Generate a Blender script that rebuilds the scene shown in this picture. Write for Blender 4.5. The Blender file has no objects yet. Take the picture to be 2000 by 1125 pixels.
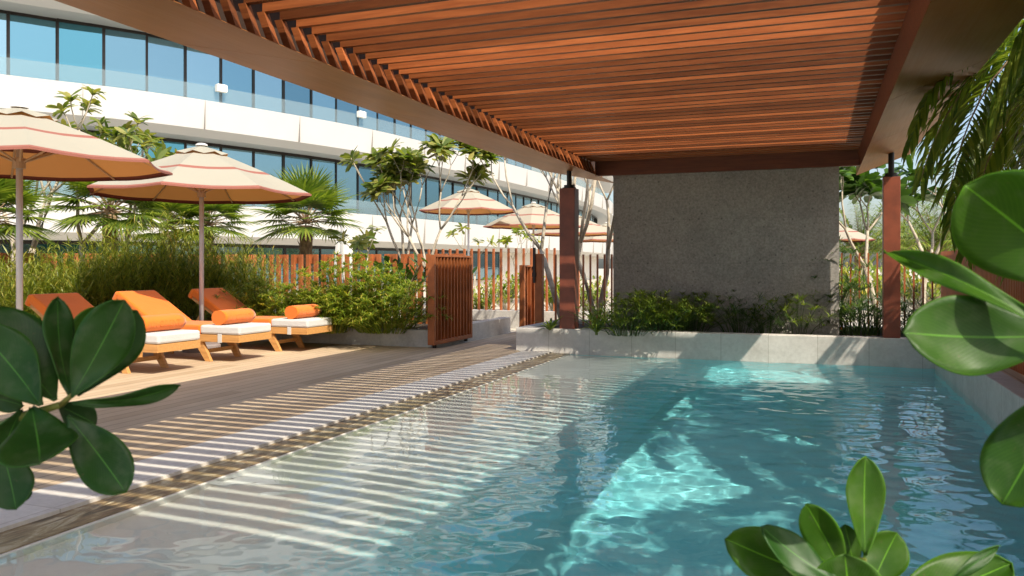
import bpy, math, random
from mathutils import Vector, Matrix, noise as mnoise
R_ = math.radians
rnd = random.Random(7)
sc = bpy.context.scene
C = sc.collection
# ------------------------------------------------------------------ camera, sky, sun
CAMH = 1.22; FPX = 1583.0; HY = 520.0; YAW = math.atan(597/1583)
FW = Vector((-math.sin(YAW), math.cos(YAW), 0)); RT = Vector((math.cos(YAW), math.sin(YAW), 0))
cam = bpy.data.cameras.new('camera'); co = bpy.data.objects.new('camera', cam); C.objects.link(co)
co.location = (0, 0, CAMH); co.rotation_euler = (R_(90), 0, YAW)
cam.sensor_width = 36; cam.lens = 36*FPX/2000
cam.shift_y = -(562.5-HY)/2000
cam.clip_start = 0.05; cam.clip_end = 600
cam.dof.use_dof = True; cam.dof.focus_distance = 8.5; cam.dof.aperture_fstop = 11
sc.camera = co
KX, KY = 0.77, 0.49
w = bpy.data.worlds.new('World'); sc.world = w; w.use_nodes = True
nt = w.node_tree; bg = nt.nodes['Background']
sky = nt.nodes.new('ShaderNodeTexSky'); sky.sky_type = 'NISHITA'; sky.sun_disc = False
sd = Vector((KX, -KY, 1)).normalized()
sky.sun_elevation = math.asin(sd.z); sky.sun_rotation = math.atan2(sd.x, sd.y)
sky.dust_density = 3.0; sky.air_density = 1.0
nt.links.new(sky.outputs[0], bg.inputs[0]); bg.inputs[1].default_value = 0.15
sl = bpy.data.lights.new('sun', 'SUN'); sl.energy = 4.1; sl.angle = R_(0.53); sl.color = (1.0, 0.91, 0.77)
so = bpy.data.objects.new('sun', sl); C.objects.link(so); so.location = (8, -5, 12)
so.rotation_euler = (-sd).to_track_quat('-Z', 'Y').to_euler()
sc.view_settings.view_transform = 'Standard'; sc.view_settings.look = 'None'
sc.view_settings.exposure = 0.68; sc.view_settings.gamma = 1
sc.cycles.max_bounces = 12; sc.cycles.transparent_max_bounces = 24; sc.cycles.transmission_bounces = 8
sc.cycles.sample_clamp_indirect = 6

def at(px, py, D):                       # a pixel and a distance into the scene give a point of the place
    l = (px-1000)/FPX*D
    return FW*D + RT*l + Vector((0, 0, CAMH-(py-HY)/FPX*D))
def gp(px, D, z=0):
    v = at(px, HY, D); v.z = z; return v

# ------------------------------------------------------------------ materials
def newmat(name):
    m = bpy.data.materials.new(name); m.use_nodes = True
    t = m.node_tree; return m, t, t.nodes['Principled BSDF'], t.nodes, t.links
def coords(t, kind='Object', scale=(1,1,1), rot=(0,0,0)):
    tc = t.nodes.new('ShaderNodeTexCoord'); mp = t.nodes.new('ShaderNodeMapping')
    mp.inputs['Scale'].default_value = scale; mp.inputs['Rotation'].default_value = rot
    t.links.new(tc.outputs[kind], mp.inputs[0]); return mp.outputs[0]
def geopos(t, scale=(1,1,1)):
    g = t.nodes.new('ShaderNodeNewGeometry'); mp = t.nodes.new('ShaderNodeMapping')
    mp.inputs['Scale'].default_value = scale
    t.links.new(g.outputs['Position'], mp.inputs[0]); return mp.outputs[0]
def noise(t, vec, scale, detail=4, rough=.55, dist=0):
    n = t.nodes.new('ShaderNodeTexNoise'); n.inputs['Scale'].default_value = scale
    n.inputs['Detail'].default_value = detail; n.inputs['Roughness'].default_value = rough
    n.inputs['Distortion'].default_value = dist
    t.links.new(vec, n.inputs['Vector']); return n.outputs['Fac']
def ramp(t, fac, stops):
    r = t.nodes.new('ShaderNodeValToRGB'); e = r.color_ramp.elements
    while len(e) < len(stops): e.new(.5)
    for i, (p, c) in enumerate(stops):
        e[i].position = p; e[i].color = (*c, 1) if len(c) == 3 else c
    t.links.new(fac, r.inputs[0]); return r.outputs[0]
def mixc(t, fac, a, b, mode='MIX'):
    m = t.nodes.new('ShaderNodeMix'); m.data_type = 'RGBA'; m.blend_type = mode
    for i, v in ((0, fac), (6, a), (7, b)):
        if isinstance(v, (int, float)): m.inputs[i].default_value = v
        elif isinstance(v, tuple): m.inputs[i].default_value = (*v, 1) if len(v) == 3 else v
        else: t.links.new(v, m.inputs[i])
    return m.outputs[2]
def mth(t, op, a, b=None, c=None):
    m = t.nodes.new('ShaderNodeMath'); m.operation = op
    for i, v in enumerate((a, b, c)):
        if v is None: continue
        if isinstance(v, (int, float)): m.inputs[i].default_value = v
        else: t.links.new(v, m.inputs[i])
    return m.outputs[0]
def bump(t, bs, h, strength=.3, dist=.01):
    b = t.nodes.new('ShaderNodeBump'); b.inputs['Strength'].default_value = strength
    b.inputs['Distance'].default_value = dist
    t.links.new(h, b.inputs['Height']); t.links.new(b.outputs[0], bs.inputs['Normal']); return b
def rgb(*c): return tuple(c)
def simple(name, col, rough=.6, metal=0, var=.15, scale=6, bumpd=0, spec=.5):
    m, t, b, N, L = newmat(name)
    p = coords(t); n = noise(t, p, scale, 5)
    a = tuple(max(0, x*(1-var)) for x in col); c = tuple(min(1, x*(1+var)) for x in col)
    L.new(ramp(t, n, [(.3, a), (.7, c)]), b.inputs['Base Color'])
    b.inputs['Roughness'].default_value = rough; b.inputs['Metallic'].default_value = metal
    b.inputs['Specular IOR Level'].default_value = spec
    if bumpd: bump(t, b, noise(t, p, scale*8, 4), .5, bumpd)
    return m
def wood(name, dark, light, rough=.45, axis=0, oc=True, gloss=.4, ringscale=1.0):
    m, t, b, N, L = newmat(name)
    s = [14*ringscale]*3; s[axis] = .9*ringscale
    p = coords(t, 'Object', tuple(s))
    n = noise(t, p, 3.0, 6, .6, .6)
    col = ramp(t, n, [(.28, dark), (.72, light)])
    if oc:
        oi = N.new('ShaderNodeObjectInfo')
        v = mth(t, 'MULTIPLY_ADD', mth(t, 'POWER', oi.outputs['Random'], 1.6), .95, .36)
        cc = N.new('ShaderNodeCombineColor')
        for i in range(3): L.new(v, cc.inputs[i])
        col = mixc(t, 1.0, col, cc.outputs[0], 'MULTIPLY')
    L.new(col, b.inputs['Base Color'])
    b.inputs['Roughness'].default_value = rough; b.inputs['Specular IOR Level'].default_value = gloss
    bump(t, b, n, .25, .003)
    return m
def leafmat(name, cols, trans=.35, rough=.45, vary=.5, spec=.45):
    m, t, b, N, L = newmat(name)
    g = N.new('ShaderNodeNewGeometry')
    base = ramp(t, g.outputs['Random Per Island'], [(i/(len(cols)-1), c) for i, c in enumerate(cols)])
    p = geopos(t); n = noise(t, p, 2.2, 3)
    base = mixc(t, n, mixc(t, 1, base, (.72, .72, .72), 'MULTIPLY'), base)
    L.new(base, b.inputs['Base Color']); b.inputs['Roughness'].default_value = rough
    b.inputs['Specular IOR Level'].default_value = spec
    tr = N.new('ShaderNodeBsdfTranslucent')
    L.new(mixc(t, 1, base, (1.5, 1.6, .55), 'MULTIPLY'), tr.inputs[0])
    ms = N.new('ShaderNodeMixShader'); ms.inputs[0].default_value = trans
    L.new(b.outputs[0], ms.inputs[1]); L.new(tr.outputs[0], ms.inputs[2])
    L.new(ms.outputs[0], N['Material Output'].inputs[0]); return m

M = {}
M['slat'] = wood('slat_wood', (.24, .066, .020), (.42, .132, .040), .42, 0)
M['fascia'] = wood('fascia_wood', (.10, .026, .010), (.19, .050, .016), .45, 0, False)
M['teak'] = wood('teak', (.42, .20, .060), (.62, .33, .11), .5, 0, False)
M['corten'] = simple('rust_brown_metal', (.34, .105, .030), .5, .25, .25, 5, .001)
M['picket'] = simple('picket_paint', (.36, .105, .030), .55, .1, .25, 4, .001)
M['column'] = simple('column_wood', (.20, .052, .025), .45, 0, .25, 6, .001)
M['darkmetal'] = simple('dark_metal', (.03, .026, .024), .4, .7, .2, 5)
M['white'] = simple('white_panel', (.45, .447, .435), .55, 0, .03, .6)
M['soffit'] = simple('soffit_paint', (.62, .58, .52), .7, 0, .04, .6)
M['pole'] = simple('pole_metal', (.44, .44, .46), .35, .15, .06, 3)
M['rib'] = simple('rib_wood', (.36, .25, .15), .5, 0, .12, 5)
M['baseg'] = simple('umbrella_base_stone', (.22, .19, .18), .6, 0, .1, 8)
M['gapshade'] = simple('gap_shade_dark', (.035, .018, .010), .8, 0, .2, 5)  # near-black colour stands in for shade between the slat returns
M['joint'] = simple('joint_seal', (.30, .28, .25), .8, 0, .05)
M['soil'] = simple('soil', (.055, .040, .028), .95, 0, .4, 9, .02)
M['glassdark'] = None
M['lampwhite'] = simple('lamp_white', (.8, .78, .72), .4, 0, .03)
def m_brim():
    m, t, b, N, L = newmat('bronze_panel')
    p = coords(t, 'Object', (1, 1, 1)); n = noise(t, p, 1.3, 4)
    L.new(ramp(t, n, [(.3, (.25, .095, .028)), (.7, (.35, .14, .042))]), b.inputs['Base Color'])
    b.inputs['Metallic'].default_value = .1; b.inputs['Specular IOR Level'].default_value = .10; b.inputs['Specular Tint'].default_value = (1, .55, .28, 1)
    n2 = noise(t, coords(t, 'Object', (30, .8, 30)), 2.0, 5)
    rr = mth(t, 'MULTIPLY_ADD', n2, .16, .30); L.new(rr, b.inputs['Roughness'])
    bump(t, b, n, .08, .02); return m
M['brim'] = m_brim()
def m_stone(name, c1, c2, c3, rough=.6, sp=1.0, jx=.6, jz=.0, spec=.4):
    m, t, b, N, L = newmat(name)
    p = geopos(t)
    n = noise(t, p, 3*sp, 6, .65); n2 = noise(t, p, 22*sp, 6, .7)
    col = ramp(t, n, [(.3, c1), (.5, c2), (.72, c3)])
    col = mixc(t, .35, col, ramp(t, n2, [(.35, c1), (.65, c3)]))
    br = N.new('ShaderNodeTexBrick'); br.offset = 0; br.inputs['Scale'].default_value = 1
    br.inputs['Brick Width'].default_value = jx; br.inputs['Row Height'].default_value = jx
    br.inputs['Mortar Size'].default_value = .004
    br.inputs['Color1'].default_value = (.93, .93, .93, 1); br.inputs['Color2'].default_value = (1, 1, 1, 1)
    br.inputs['Mortar'].default_value = (.66, .64, .60, 1)
    g = N.new('ShaderNodeNewGeometry'); sx = N.new('ShaderNodeSeparateXYZ'); L.new(g.outputs['Position'], sx.inputs[0])
    cb = N.new('ShaderNodeCombineXYZ'); L.new(sx.outputs[0], cb.inputs[0]); L.new(sx.outputs[1], cb.inputs[1])
    L.new(cb.outputs[0], br.inputs['Vector'])
    col = mixc(t, 1, col, br.outputs[0], 'MULTIPLY')
    L.new(col, b.inputs['Base Color']); b.inputs['Roughness'].default_value = rough
    b.inputs['Specular IOR Level'].default_value = spec
    bump(t, b, n2, .35, .004); return m
M['marble'] = m_stone('pale_stone', (.46, .43, .38), (.60, .57, .52), (.70, .67, .61), .5, 1, .6)
M['coping'] = m_stone('grey_stone', (.33, .31, .28), (.46, .44, .40), (.58, .55, .50), .55, 1.3, .9)
def m_wall():
    m, t, b, N, L = newmat('dark_basalt')
    p = geopos(t)
    n = noise(t, p, 2.0, 6, .6); n2 = noise(t, p, 38, 5, .75)
    col = ramp(t, n2, [(.28, (.21, .195, .172)), (.5, (.36, .335, .30)), (.70, (.48, .45, .41)), (.80, (.80, .76, .69))])
    v = N.new('ShaderNodeTexVoronoi'); v.inputs['Scale'].default_value = 9; L.new(p, v.inputs['Vector'])
    spots = ramp(t, v.outputs['Distance'], [(.05, (.5, .5, .5)), (.16, (1, 1, 1))])
    col = mixc(t, 1, col, spots, 'MULTIPLY')
    col = mixc(t, 1, col, ramp(t, n, [(.3, (.82, .82, .82)), (.7, (1.08, 1.06, 1.04))]), 'MULTIPLY')
    br = N.new('ShaderNodeTexBrick'); br.inputs['Scale'].default_value = 1; br.inputs['Brick Width'].default_value = 1.25
    br.inputs['Row Height'].default_value = .63; br.inputs['Mortar Size'].default_value = .003
    br.inputs['Color1'].default_value = (.93, .93, .93, 1); br.inputs['Color2'].default_value = (1, 1, 1, 1); br.inputs['Mortar'].default_value = (.82, .82, .82, 1)
    g = N.new('ShaderNodeNewGeometry'); sx = N.new('ShaderNodeSeparateXYZ'); L.new(g.outputs['Position'], sx.inputs[0])
    cb = N.new('ShaderNodeCombineXYZ'); L.new(sx.outputs[0], cb.inputs[0]); L.new(sx.outputs[2], cb.inputs[1]); L.new(cb.outputs[0], br.inputs['Vector'])
    col = mixc(t, 1, col, br.outputs[0], 'MULTIPLY')
    L.new(col, b.inputs['Base Color']); b.inputs['Roughness'].default_value = .8
    bump(t, b, n2, .6, .006); return m
M['basalt'] = m_wall()
def m_deck():
    m, t, b, N, L = newmat('deck_boards')
    g = N.new('ShaderNodeNewGeometry'); sx = N.new('ShaderNodeSeparateXYZ'); L.new(g.outputs['Position'], sx.inputs[0])
    X, Y = sx.outputs[0], sx.outputs[1]
    k = mth(t, 'DIVIDE', X, .145); cell = mth(t, 'FLOOR', k); fr = mth(t, 'SUBTRACT', k, cell)
    wn = N.new('ShaderNodeTexWhiteNoise'); wn.noise_dimensions = '2D'
    yy = mth(t, 'FLOOR', mth(t, 'ADD', mth(t, 'DIVIDE', Y, 2.4), mth(t, 'MULTIPLY', cell, .37)))
    cb = N.new('ShaderNodeCombineXYZ'); L.new(cell, cb.inputs[0]); L.new(yy, cb.inputs[1]); L.new(cb.outputs[0], wn.inputs[0])
    n = noise(t, geopos(t, (18, .9, 1)), 3, 5)
    n3 = noise(t, geopos(t), 1.1, 4)
    col = ramp(t, wn.outputs[0], [(0, (.43, .325, .205)), (.5, (.51, .395, .265)), (1, (.55, .43, .285))])
    col = mixc(t, 1, col, ramp(t, n, [(.3, (.86, .86, .86)), (.7, (1.08, 1.06, 1.04))]), 'MULTIPLY')
    col = mixc(t, 1, col, ramp(t, n3, [(.3, (.88, .87, .86)), (.7, (1.04, 1.04, 1.04))]), 'MULTIPLY')
    gap = mth(t, 'LESS_THAN', fr, .045)
    col = mixc(t, gap, col, (.08, .055, .035))
    L.new(col, b.inputs['Base Color']); b.inputs['Roughness'].default_value = .62
    b.inputs['Specular IOR Level'].default_value = .35
    h = mth(t, 'SUBTRACT', mth(t, 'MULTIPLY', n, .2), gap); bump(t, b, h, .6, .004); return m
M['deck'] = m_deck()
def m_algae():
    m, t, b, N, L = newmat('weedy_channel')
    p = geopos(t, (3.2, .8, 3)); n = noise(t, p, 3.4, 8, .72, 1.6); n2 = noise(t, geopos(t), 1.3, 4)
    col = ramp(t, n, [(.38, (.045, .030, .014)), (.46, (.18, .11, .05)), (.53, (.34, .25, .12)), (.61, (.60, .54, .38))])
    col = mixc(t, ramp(t, n2, [(.42, (0, 0, 0)), (.6, (.4, .4, .4))]), col, (.22, .18, .07))
    L.new(col, b.inputs['Base Color']); b.inputs['Roughness'].default_value = .35
    bump(t, b, n, .7, .012); return m
M['algae'] = m_algae()
def m_pool(name, a, b_, tile=.3):
    m, t, b, N, L = newmat(name)
    p = geopos(t); n = noise(t, p, 2.5, 5); n2 = noise(t, p, 30, 4)
    col = mixc(t, .3, ramp(t, n, [(.3, a), (.7, b_)]), ramp(t, n2, [(.3, a), (.7, b_)]))
    L.new(col, b.inputs['Base Color']); b.inputs['Roughness'].default_value = .55; return m
M['shelf'] = m_pool('shelf_stone', (.72, .68, .62), (.86, .82, .75))
M['basin'] = m_pool('basin_tile', (.19, .67, .72), (.33, .81, .83))
def m_slope():
    m, t, b, N, L = newmat('blended_mosaic')
    p = geopos(t); n = noise(t, p, 2.5, 5)
    g = N.new('ShaderNodeNewGeometry'); sx = N.new('ShaderNodeSeparateXYZ'); L.new(g.outputs['Position'], sx.inputs[0])
    v = N.new('ShaderNodeTexVoronoi'); v.inputs['Scale'].default_value = 40; L.new(p, v.inputs['Vector'])
    sv = N.new('ShaderNodeSeparateColor'); L.new(v.outputs['Color'], sv.inputs[0])
    f = mth(t, 'ADD', mth(t, 'MULTIPLY_ADD', sx.outputs[0], 1/.75, 2.28/.75), mth(t, 'MULTIPLY_ADD', sv.outputs[0], .5, -.25))
    f = mth(t, 'MAXIMUM', 0, mth(t, 'MINIMUM', 1, mth(t, 'ADD', f, mth(t, 'MULTIPLY_ADD', n, .6, -.3))))
    L.new(mixc(t, f, (.80, .76, .69), (.20, .74, .79)), b.inputs['Base Color']); b.inputs['Roughness'].default_value = .55; return m
M['slope'] = m_slope()
def m_water():
    m, t, b, N, L = newmat('pool_water')
    N.remove(b)
    gl = N.new('ShaderNodeBsdfRefraction'); gl.inputs['IOR'].default_value = 1.33; gl.inputs['Roughness'].default_value = 0
    gs = N.new('ShaderNodeBsdfGlass'); gs.inputs['IOR'].default_value = 1.33; gs.inputs['Roughness'].default_value = 0
    L.new(gs.outputs[0], N['Material Output'].inputs[0])
    N.remove(gl)
    gs.inputs['Color'].default_value = (.93, .985, .99, 1)
    return m
M['water'] = m_water()
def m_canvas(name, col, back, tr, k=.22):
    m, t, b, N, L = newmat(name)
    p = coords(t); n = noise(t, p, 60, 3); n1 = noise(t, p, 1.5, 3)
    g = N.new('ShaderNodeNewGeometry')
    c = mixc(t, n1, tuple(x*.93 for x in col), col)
    c = mixc(t, g.outputs['Backfacing'], back, c)  # shade under the canopy is put into the darker back colour
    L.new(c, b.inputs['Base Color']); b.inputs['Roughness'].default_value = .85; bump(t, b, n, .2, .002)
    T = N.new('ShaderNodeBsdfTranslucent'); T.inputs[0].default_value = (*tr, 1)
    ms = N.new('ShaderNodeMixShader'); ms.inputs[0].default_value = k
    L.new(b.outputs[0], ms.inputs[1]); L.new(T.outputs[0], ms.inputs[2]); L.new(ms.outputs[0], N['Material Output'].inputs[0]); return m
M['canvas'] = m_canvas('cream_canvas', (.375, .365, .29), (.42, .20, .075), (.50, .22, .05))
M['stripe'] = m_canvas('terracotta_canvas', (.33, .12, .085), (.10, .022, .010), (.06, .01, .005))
def m_fabric(name, col, rib=0):
    m, t, b, N, L = newmat(name)
    p = coords(t); n = noise(t, p, 45, 4); n1 = noise(t, p, 3, 4)
    L.new(mixc(t, n1, tuple(x*.82 for x in col), col), b.inputs['Base Color']); b.inputs['Roughness'].default_value = .95
    b.inputs['Specular IOR Level'].default_value = .1; b.inputs['Sheen Weight'].default_value = .25
    bump(t, b, mth(t, 'ADD', mth(t, 'MULTIPLY', n, .5), n1), .6, .012); return m
M['orange'] = m_fabric('orange_towelling', (.78, .185, .022))
M['cushion'] = m_fabric('white_cushion', (.60, .59, .56))
def m_pane():
    m, t, b, N, L = newmat('blue_glass_pane')
    oi = N.new('ShaderNodeObjectInfo')
    n = noise(t, geopos(t, (.25, .25, .9)), 1.2, 3, .5, 1.5)
    c = ramp(t, oi.outputs['Random'], [(0, (.10, .21, .27)), (.35, (.24, .38, .44)), (.75, (.17, .31, .38)), (1, (.07, .23, .29))])
    L.new(c, b.inputs['Base Color']); b.inputs['Metallic'].default_value = .9; b.inputs['Roughness'].default_value = .04
    bump(t, b, n, .02, .05); return m
M['pane'] = m_pane()
def m_bal():
    m, t, b, N, L = newmat('clear_balustrade_glass')
    tr = N.new('ShaderNodeBsdfTransparent'); tr.inputs[0].default_value = (.86, .92, .92, 1)
    ms = N.new('ShaderNodeMixShader'); ms.inputs[0].default_value = .20
    b.inputs['Base Color'].default_value = (.34, .42, .46, 1); b.inputs['Roughness'].default_value = .08
    L.new(tr.outputs[0], ms.inputs[1]); L.new(b.outputs[0], ms.inputs[2]); L.new(ms.outputs[0], N['Material Output'].inputs[0]); return m
M['bal'] = m_bal()
def m_bark(name, a, b_):
    m, t, b, N, L = newmat(name)
    p = coords(t); n = noise(t, p, 9, 6, .7)
    L.new(ramp(t, n, [(.3, a), (.7, b_)]), b.inputs['Base Color']); b.inputs['Roughness'].default_value = .85; bump(t, b, n, .7, .01); return m
M['bark'] = m_bark('grey_bark', (.24, .20, .14), (.52, .46, .36))
M['palmbark'] = m_bark('palm_bark', (.12, .075, .04), (.36, .24, .13))
M['leaf_wisp'] = leafmat('wispy_green', [(.07, .11, .015), (.18, .22, .025), (.30, .34, .04), (.42, .34, .06)], .42)
M['leaf_cyp'] = leafmat('papyrus_green', [(.07, .13, .015), (.18, .26, .022), (.30, .38, .04), (.46, .36, .06)], .4)
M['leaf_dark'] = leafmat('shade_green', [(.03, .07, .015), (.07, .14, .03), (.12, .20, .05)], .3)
M['leaf_plum'] = leafmat('plumeria_green', [(.07, .12, .018), (.17, .22, .035), (.28, .31, .07), (.38, .33, .10)], .4)
M['leaf_palm'] = leafmat('palm_green', [(.07, .13, .015), (.16, .23, .03), (.28, .33, .05)], .4)
M['leaf_round'] = leafmat('paddle_green', [(.03, .08, .015), (.06, .13, .02), (.10, .19, .03)], .25, .35)
M['flower'] = simple('flower_white', (.8, .77, .66), .6, 0, .05)
def m_fg(name, a, b_, tr=.35):
    m, t, b, N, L = newmat(name)
    uv = N.new('ShaderNodeUVMap'); sx = N.new('ShaderNodeSeparateXYZ'); L.new(uv.outputs[0], sx.inputs[0])
    u, v = sx.outputs[0], sx.outputs[1]       # u across (0..1), v along
    d = mth(t, 'ABSOLUTE', mth(t, 'SUBTRACT', u, .5))
    rib = mth(t, 'LESS_THAN', d, .012)
    n = noise(t, coords(t), 14, 4); sp = noise(t, coords(t), 160, 2); dust = noise(t, coords(t), 40, 5)
    vein = mth(t, 'SINE', mth(t, 'MULTIPLY', mth(t, 'ADD', v, mth(t, 'MULTIPLY', d, -.9)), 130))
    col = ramp(t, n, [(.3, a), (.7, b_)])
    col = mixc(t, mth(t, 'MULTIPLY', mth(t, 'POWER', mth(t, 'MULTIPLY_ADD', vein, .5, .5), 10), .22), col, tuple(min(1, x*1.7) for x in b_))
    col = mixc(t, ramp(t, sp, [(.70, (0, 0, 0)), (.76, (.5, .5, .5))]), col, (.10, .09, .03))
    col = mixc(t, ramp(t, dust, [(.5, (0, 0, 0)), (.8, (.18, .18, .18))]), col, (.25, .25, .18))
    edge = ramp(t, d, [(.465, (0, 0, 0)), (.5, (.55, .55, .55))])
    col = mixc(t, edge, col, tuple(min(1, x*2.0) for x in b_))
    col = mixc(t, rib, col, tuple(min(1, x*2.4) for x in b_))
    L.new(col, b.inputs['Base Color']); b.inputs['Roughness'].default_value = .42; b.inputs['Specular IOR Level'].default_value = .25
    bump(t, b, mth(t, 'ADD', mth(t, 'MULTIPLY', vein, .02), mth(t, 'ADD', n, mth(t, 'MULTIPLY', rib, 1.0))), .25, .003)
    T = N.new('ShaderNodeBsdfTranslucent'); L.new(mixc(t, 1, col, (2.2, 2.4, .5), 'MULTIPLY'), T.inputs[0])
    ms = N.new('ShaderNodeMixShader'); ms.inputs[0].default_value = tr
    L.new(b.outputs[0], ms.inputs[1]); L.new(T.outputs[0], ms.inputs[2]); L.new(ms.outputs[0], N['Material Output'].inputs[0]); return m
M['fg'] = m_fg('glossy_leaf', (.014, .052, .008), (.028, .088, .012), .25)
M['fgm'] = m_fg('glossy_leaf_mid', (.020, .066, .006), (.040, .108, .009), .3)
M['fgl'] = m_fg('glossy_leaf_light', (.028, .092, .006), (.065, .155, .010), .40)

# ------------------------------------------------------------------ mesh helpers
class MB:
    def __init__(s): s.v = []; s.f = []; s.m = []; s.uv = None
    def add(s, vs, fs, mi=0):
        o = len(s.v); s.v.extend(tuple(v) for v in vs); s.f.extend(tuple(i+o for i in f) for f in fs); s.m.extend([mi]*len(fs)); return s
    def box(s, x0, y0, z0, x1, y1, z1, mi=0, M4=None):
        vs = [Vector(p) for p in ((x0,y0,z0),(x1,y0,z0),(x1,y1,z0),(x0,y1,z0),(x0,y0,z1),(x1,y0,z1),(x1,y1,z1),(x0,y1,z1))]
        if M4 is not None: vs = [M4 @ v for v in vs]
        return s.add(vs, [(0,3,2,1),(4,5,6,7),(0,1,5,4),(1,2,6,5),(2,3,7,6),(3,0,4,7)], mi)
    def prism(s, pts, axis, a0, a1, mi=0):          # pts 2D polygon extruded along axis
        n = len(pts)
        def p3(p, a):
            return (a, p[0], p[1]) if axis == 'x' else (p[0], a, p[1]) if axis == 'y' else (p[0], p[1], a)
        vs = [p3(p, a0) for p in pts]+[p3(p, a1) for p in pts]
        fs = [tuple(range(n))[::-1], tuple(range(n, 2*n))]+[(i, (i+1) % n, (i+1) % n+n, i+n) for i in range(n)]
        return s.add(vs, fs, mi)
    def tube(s, pts, rs, n=8, mi=0, cap=True):
        pts = [Vector(p) for p in pts]; rings = []
        if isinstance(rs, (int, float)): rs = [rs]*len(pts)
        up = Vector((0, 0, 1)); o = len(s.v)
        for i, p in enumerate(pts):
            d = (pts[min(i+1, len(pts)-1)]-pts[max(i-1, 0)]).normalized()
            a = d.cross(up) if abs(d.dot(up)) < .95 else d.cross(Vector((0, 1, 0)))
            a.normalize(); b = d.cross(a)
            s.v.extend(tuple(p+(a*math.cos(k*6.2832/n)+b*math.sin(k*6.2832/n))*rs[i]) for k in range(n))
        for i in range(len(pts)-1):
            for k in range(n):
                s.f.append((o+i*n+k, o+(i+1)*n+k, o+(i+1)*n+(k+1) % n, o+i*n+(k+1) % n)); s.m.append(mi)
        if cap:
            s.f.append(tuple(o+k for k in range(n))); s.m.append(mi)
            e = o+(len(pts)-1)*n; s.f.append(tuple(e+k for k in range(n))[::-1]); s.m.append(mi)
        return s
    def blade(s, p, d, L, w, droop=.3, seg=3, side=None, mi=0, shape='lance'):
        p = Vector(p); d = Vector(d).normalized(); z = Vector((0, 0, 1))
        sd_ = side if side is not None else d.cross(z)
        if sd_.length < .01: sd_ = Vector((1, 0, 0))
        sd_ = sd_.normalized(); o = len(s.v); q = p.copy(); dd = d.copy()
        for i in range(seg+1):
            t = i/seg
            ww = w*.5*(math.sin(math.pi*(t**.8)*.93+.12) if shape == 'lance' else (math.sin(math.pi*min(1, t**1.5*.85+.10))+.02))
            if i == seg: ww = w*.03 if shape == 'lance' else w*.18
            s.v.append(tuple(q-sd_*ww)); s.v.append(tuple(q+sd_*ww))
            q = q+dd*(L/seg); dd = (dd-z*droop/seg).normalized()
        for i in range(seg):
            s.f.append((o+2*i, o+2*i+1, o+2*i+3, o+2*i+2)); s.m.append(mi)
        return s
    def build(s, name, mats, parent=None, smooth=False, bevel=0):
        me = bpy.data.meshes.new(name); me.from_pydata(s.v, [], s.f)
        if not isinstance(mats, (list, tuple)): mats = [mats]
        for m in mats: me.materials.append(m)
        if len(mats) > 1: me.polygons.foreach_set('material_index', s.m)
        if smooth: me.polygons.foreach_set('use_smooth', [True]*len(s.f))
        me.validate(); me.update()
        o = bpy.data.objects.new(name, me); C.objects.link(o)
        if parent is not None: o.parent = parent
        if bevel:
            b = o.modifiers.new('bevel', 'BEVEL'); b.width = bevel; b.segments = 2; b.limit_method = 'ANGLE'
        return o
def tag(o, label=None, cat=None, group=None, kind=None):
    if label: o['label'] = label
    if cat: o['category'] = cat
    if group: o['group'] = group
    if kind: o['kind'] = kind
    return o
def empty(name, loc, label, cat, group=None, rz=0):
    o = bpy.data.objects.new(name, None); C.objects.link(o); o.location = loc; o.rotation_euler = (0, 0, rz); o.empty_display_size = .2
    return tag(o, label, cat, group)
def copy_tree(o, parent=None):
    c = o.copy(); C.objects.link(c)
    if parent is not None: c.parent = parent
    for ch in KIDS(o): copy_tree(ch, c)
    return c
def KIDS(o): return [x for x in list(C.objects) if x.parent == o]
def place(src, loc, label, rz=0, s=1, group=None):
    c = copy_tree(src); c.location = loc; c.rotation_euler = (0, 0, rz)
    c.scale = (s, s, s) if isinstance(s, (int, float)) else s
    c['label'] = label
    if group: c['group'] = group
    return c

# ------------------------------------------------------------------ ground, deck, pool
PX0, PX1, PY0, PY1 = -3.28, 1.33, 1.6, 11.028       # the pool
WZ = -.025
def rects(name, rs, z, mat, kind='structure'):
    b = MB()
    for x0, y0, x1, y1 in rs: b.add([(x0,y0,z),(x1,y0,z),(x1,y1,z),(x0,y1,z)], [(0,1,2,3)])
    return tag(b.build(name, mat), kind=kind)
M['paving'] = m_stone('pale_paving', (.40, .36, .29), (.52, .47, .38), (.60, .55, .45), .7, .5, .9)
CH0 = -3.55
rects('ground', [(-300, -200, CH0-.1, 400), (CH0-.1, 11.3, PX1+.2, 400), (PX1+.2, -200, 300, 400), (CH0-.1, -200, PX1+.2, PY0-.2)], -.03, M['paving'])
rects('deck', [(-9.35, -2, -3.97, 10.95), (-5.25, 10.95, -4.05, 15.6)], 0, M['deck'])
b = MB(); b.box(-3.97, -2, -.3, CH0, PY1, .004); tag(b.build('pool_edge', M['marble']), kind='structure')
b = MB(); b.box(CH0+.001, PY0-.3, -.3, PX0-.014, PY1, -.016); tag(b.build('channel', M['algae']), kind='structure')
b = MB(); b.box(PX0-.013, PY0-.3, -.3, PX0-.002, PY1, -.020); tag(b.build('weir', M['marble']), kind='structure')
SX = -1.9                                           # shelf ends, deep water starts
b = MB()
b.add([(PX0,PY0,-.13),(-2.7,PY0,-.17),(-2.7,PY1,-.17),(PX0,PY1,-.13)], [(0,1,2,3)], 0)
b.add([(-2.7,PY0,-.17),(SX,PY0,-.34),(SX,PY1,-.34),(-2.7,PY1,-.17)], [(0,1,2,3)], 2)
b.add([(PX0,PY0,-.13),(PX0,PY1,-.13),(PX0,PY1,.0-.020),(PX0,PY0,-.020)], [(0,1,2,3)], 0)
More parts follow.
